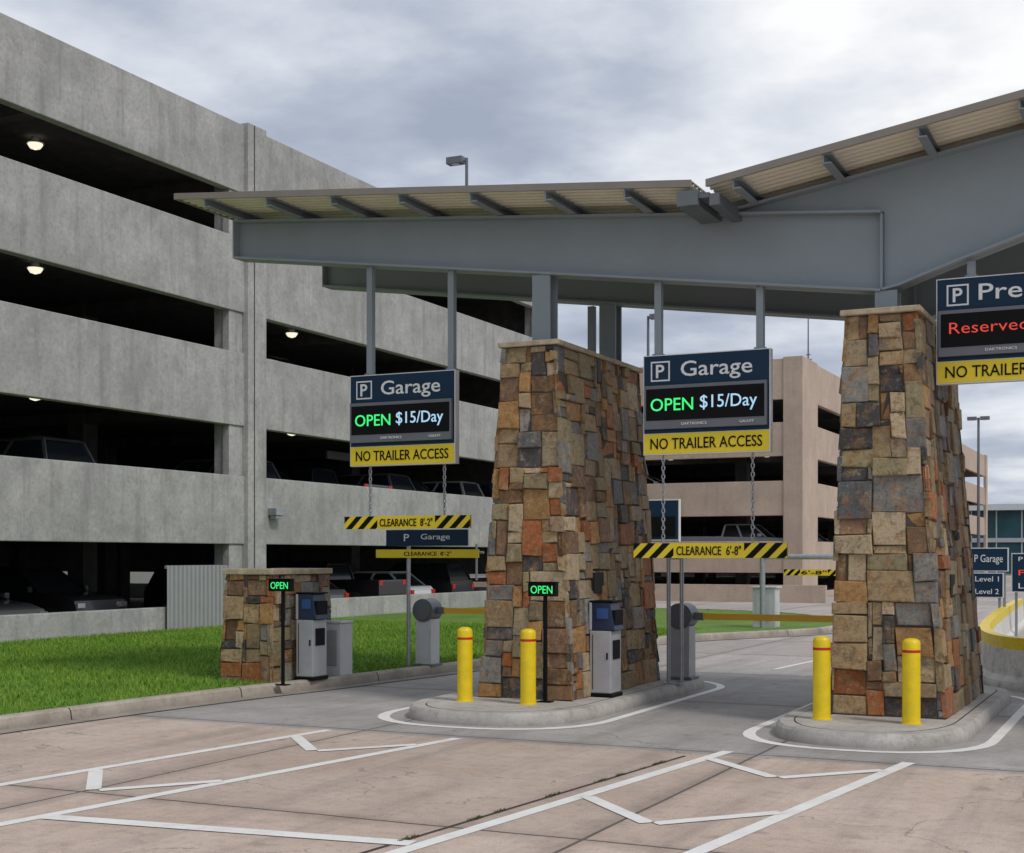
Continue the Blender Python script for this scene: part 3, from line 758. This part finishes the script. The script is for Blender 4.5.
# ---------------------------------------------------------------- street lamps
def street_lamp(x, y, z0, z1, arms=((1, 0),), r=.09):
    b = MB(); b.cyl((x, y, z0), (x, y, z1), r, r*.7, 12, 0); b.box(x-.2, x+.2, y-.2, y+.2, z0, z0+.05, 0)
    for dx, dy in arms:
        b.cyl((x, y, z1-.12), (x+dx*.4, y+dy*.4, z1-.1), .04, n=8, m=0)
        cx, cy = x+dx*.5, y+dy*.5
        b.box(cx-(.36 if dx else .2), cx+(.36 if dx else .2), cy-(.36 if dy else .2), cy+(.36 if dy else .2), z1-.2, z1+.08, 0)
        b.box(cx-.16, cx+.16, cy-.16, cy+.16, z1-.22, z1-.201, 1)
    b.obj('street_lamp', [M_drum, M_white], bevel=.01)
street_lamp(-26, 50.2, 12.8, 18.3, ((-1, 0),), .09)
street_lamp(-27.1, 75, 10.3, 15.8, ((1, 0),), .10)
b = MB(); b.cyl((-16.8, 70.6, 10.3), (-16.8, 70.6, 14.3), .05, .03, 8)
for k in range(4): b.cyl((-17.1+.06*k, 70.6, 11.6+k*.25), (-16.5-.06*k, 70.6, 11.6+k*.25), .025, n=6)
b.obj('roof_antenna', [M_drum])
street_lamp(-14.0, 117, 0, 13.2, ((1, 0), (-1, 0)), .14)

# ---------------------------------------------------------------- vehicles
def car_mesh(kind, c):
    paint = mat('car_paint', c, .3, var=.02, coat=.6)
    b = MB(); W2 = .9
    if kind == 'car':
        L2 = 2.3; body = [(-2.3, .35), (-2.25, .75), (-2.1, .92), (-1.5, .98), (1.0, .95), (1.7, .88), (2.15, .74), (2.28, .6), (2.3, .3), (1.8, .22), (-1.9, .22)]
        gh = [(-1.85, .97), (-1.3, 1.40), (.15, 1.45), (1.05, .95)]
    elif kind == 'suv':
        L2 = 2.35; body = [(-2.35, .4), (-2.32, .9), (-2.25, 1.08), (-1.5, 1.12), (1.0, 1.1), (1.9, 1.02), (2.25, .9), (2.35, .6), (2.33, .35), (1.8, .28), (-1.9, .28)]
        gh = [(-2.2, 1.1), (-1.95, 1.68), (.2, 1.72), (1.05, 1.1)]
    else:
        L2 = 2.8; body = [(-2.8, .55), (-2.8, 1.15), (-2.78, 1.2), (-.75, 1.2), (-.7, 1.18), (1.2, 1.15), (2.4, 1.1), (2.7, .98), (2.78, .6), (2.75, .45), (2.2, .38), (-2.4, .42)]
        gh = [(-.72, 1.18), (-.6, 1.78), (.75, 1.8), (1.45, 1.15)]
    b.prism(body, -W2, W2, 0)
    x0, x1, x2, x3 = gh[0][0], gh[1][0], gh[2][0], gh[3][0]; zb_, zt_ = gh[0][1]-.02, gh[2][1]
    b.hexa([(x0, -.84, zb_), (x3, -.84, zb_), (x3, .84, zb_), (x0, .84, zb_), (x1, -.66, zt_-.05), (x2, -.66, zt_-.05), (x2, .66, zt_-.05), (x1, .66, zt_-.05)], 1)
    b.hexa([(x1-.08, -.69, zt_-.07), (x2+.1, -.69, zt_-.07), (x2+.1, .69, zt_-.07), (x1-.08, .69, zt_-.07), (x1+.05, -.6, zt_), (x2-.05, -.6, zt_), (x2-.05, .6, zt_), (x1+.05, .6, zt_)], 0)
    for s in (-1, 1):
        for (bx_, tx_) in ((x0, x1), ((x0+x3)/2-.1, (x1+x2)/2-.1), (x3, x2)):
            q = [(bx_-.05, s*.855, zb_), (bx_+.05, s*.855, zb_), (bx_+.05, s*.82, zb_), (bx_-.05, s*.82, zb_), (tx_-.05, s*.685, zt_-.05), (tx_+.05, s*.685, zt_-.05), (tx_+.05, s*.64, zt_-.05), (tx_-.05, s*.64, zt_-.05)]
            b.hexa(q, 0)
        b.box(x3-.35, x3-.15, s*.9 if s > 0 else -1.05, 1.05 if s > 0 else -.9, zb_+.02, zb_+.16, 0)
        for wx in (-L2*.62, L2*.63):
            rr = .34 if kind != 'pickup' else .4
            b.cyl((wx, s*.78, rr), (wx, s*.915, rr), rr+.06, n=20, m=2); b.cyl((wx, s*.80, rr), (wx, s*.93, rr), rr, n=20, m=2); b.cyl((wx, s*.93, rr), (wx, s*.937, rr), rr*.62, n=10, m=3)
        zl = body[6][1]-.18
        b.box(L2-.14, L2-.005, s*.75-.13, s*.75+.13, zl, zl+.12, 3); b.box(-L2-.005, -L2+.1, s*.76-.1, s*.76+.1, body[1][1]-.12, body[1][1]+.05, 4)
    b.box(L2-.1, L2+.01, -.5, .5, .45, .6, 2)
    o = b.obj('tmp', [paint, M_glass, M_rubber, M_chrome, M_red], bevel=.035)
    bpy.context.view_layer.update(); dg = bpy.context.evaluated_depsgraph_get()
    me = bpy.data.meshes.new_from_object(o.evaluated_get(dg)); bpy.data.objects.remove(o); me.name = kind
    return me
cm = {}
def put_car(kind, c, x, y, z, rot):
    k = (kind, c)
    if k not in cm: cm[k] = car_mesh(kind, c)
    o = bpy.data.objects.new({'car': 'parked_car', 'suv': 'parked_car', 'pickup': 'pickup_truck'}[kind], cm[k]); col.objects.link(o)
    o.location = (x, y, z); o.rotation_euler = (0, 0, math.radians(rot))
RED, DK, SIL, WHT, BLU, GRY = (.35, .01, .01), (.015, .015, .018), (.45, .46, .48), (.75, .75, .75), (.02, .05, .12), (.1, .105, .11)
lvl1 = [(22.8, 'suv', RED), (25.6, 'suv', GRY), (33.5, 'suv', GRY), (36.2, 'suv', DK), (39.0, 'pickup', DK), (41.7, 'suv', GRY), (44.4, 'pickup', DK), (47.1, 'suv', SIL), (49.6, 'suv', BLU), (17, 'suv', WHT), (12, 'car', DK)]
for y, k, c in lvl1: put_car(k, c, GX-3.25, y, 3.135, 0 if y % 2 < 1 else 180)
for y, k, c in [(14, 'suv', DK), (18.5, 'car', DK), (21.2, 'suv', BLU), (23.9, 'car', GRY), (26.6, 'suv', DK), (34.5, 'suv', DK), (37.2, 'car', GRY), (40, 'pickup', DK), (43, 'car', WHT), (46, 'suv', DK)]:
    put_car(k, c, GX-3.3, y, 0.003, 180 if y % 3 < 1.5 else 0)
for y, k, c in [(23.4, 'suv', DK), (36, 'pickup', GRY), (44, 'suv', DK)]: put_car(k, c, GX-3.2, y, 6.505, 0)
put_car('suv', WHT, -44, 30, 0.003, 90); put_car('car', SIL, -44, 20, 0.003, 90); put_car('car', WHT, -43, 38, 0.003, 90); put_car('suv', SIL, -44, 12, 0.003, 90)
put_car('pickup', SIL, -18.9, 65.6, 1.755, 0); put_car('suv', DK, -25, 66.4, 1.755, 0); put_car('car', WHT, -24, 66.3, 4.605, 0)
for y in (72, 78, 90, 97): put_car('suv', (GRY, DK, SIL, WHT)[int(y) % 4], -18.6, y, 1.755, 0)

# ---------------------------------------------------------------- world, sun, camera
w = bpy.data.worlds.new('World'); scene.world = w; w.use_nodes = True
N, L = w.node_tree.nodes, w.node_tree.links; bg = N['Background']
sky = N.new('ShaderNodeTexSky'); sky.sky_type = 'NISHITA'; sky.sun_disc = False
SE, SAZ = math.radians(50), Vector((.75, -.25, 0)).normalized()
sky.sun_elevation = SE; sky.sun_rotation = math.atan2(SAZ.x, SAZ.y)
tc = N.new('ShaderNodeTexCoord'); sp = N.new('ShaderNodeSeparateXYZ'); L.new(tc.outputs['Generated'], sp.inputs[0])
zz = mathn(N, L, 'ADD', mathn(N, L, 'MAXIMUM', sp.outputs[2], 0), .16)
cb = N.new('ShaderNodeCombineXYZ'); L.new(mathn(N, L, 'DIVIDE', sp.outputs[0], zz), cb.inputs[0]); L.new(mathn(N, L, 'DIVIDE', sp.outputs[1], zz), cb.inputs[1]); cb.inputs[2].default_value = 1.3
cl = noise(N, L, cb.outputs[0], 2.4, 10, .55); cl2 = noise(N, L, cb.outputs[0], 1.0, 5, .5)
mixv = mathn(N, L, 'ADD', mathn(N, L, 'MULTIPLY', cl, .5), mathn(N, L, 'MULTIPLY', cl2, .5))
dp = N.new('ShaderNodeVectorMath'); dp.operation = 'DOT_PRODUCT'; L.new(tc.outputs['Generated'], dp.inputs[0]); dp.inputs[1].default_value = Vector((-.20, .90, .45)).normalized()
glow = ramp01(N, L, dp.outputs['Value'], .965, 1.0)
mixv = mathn(N, L, 'ADD', mixv, mathn(N, L, 'MULTIPLY', glow, .08))
rp = N.new('ShaderNodeValToRGB'); cr = rp.color_ramp
cr.elements[0].position = .39; cr.elements[0].color = (.36, .41, .51, 1)
cr.elements[1].position = .67; cr.elements[1].color = (1, 1, 1, 1)
e1 = cr.elements.new(.47); e1.color = (.47, .52, .62, 1)
e1 = cr.elements.new(.53); e1.color = (.63, .67, .75, 1)
e1 = cr.elements.new(.60); e1.color = (.80, .83, .88, 1)
L.new(mixv, rp.inputs[0])
c10 = mixc(N, L, 1.0, rp.outputs[0], (10.3, 10.3, 10.3), 'MULTIPLY')
fin = mixc(N, L, .95, sky.outputs[0], c10)
L.new(fin, bg.inputs[0]); bg.inputs[1].default_value = .1
sl = bpy.data.lights.new('sun', 'SUN'); sl.energy = 1.5; sl.angle = math.radians(12); sl.color = (1, .94, .86)
sl.energy = 1.9 if False else 1.5
so = bpy.data.objects.new('sun', sl); col.objects.link(so)
d = Vector((SAZ.x*math.cos(SE), SAZ.y*math.cos(SE), math.sin(SE))); so.rotation_euler = d.to_track_quat('Z', 'Y').to_euler()

cam = bpy.data.cameras.new('camera'); co = bpy.data.objects.new('camera', cam); col.objects.link(co); scene.camera = co
co.location = (0, 0, 2.0); co.rotation_euler = (math.radians(90), 0, math.radians(25.5))
cam.sensor_width = 36; cam.lens = 48.516; cam.shift_y = .1265; cam.clip_end = 3000; cam.clip_start = .1
scene.view_settings.view_transform = 'Standard'; scene.view_settings.look = 'None'; scene.view_settings.exposure = 0
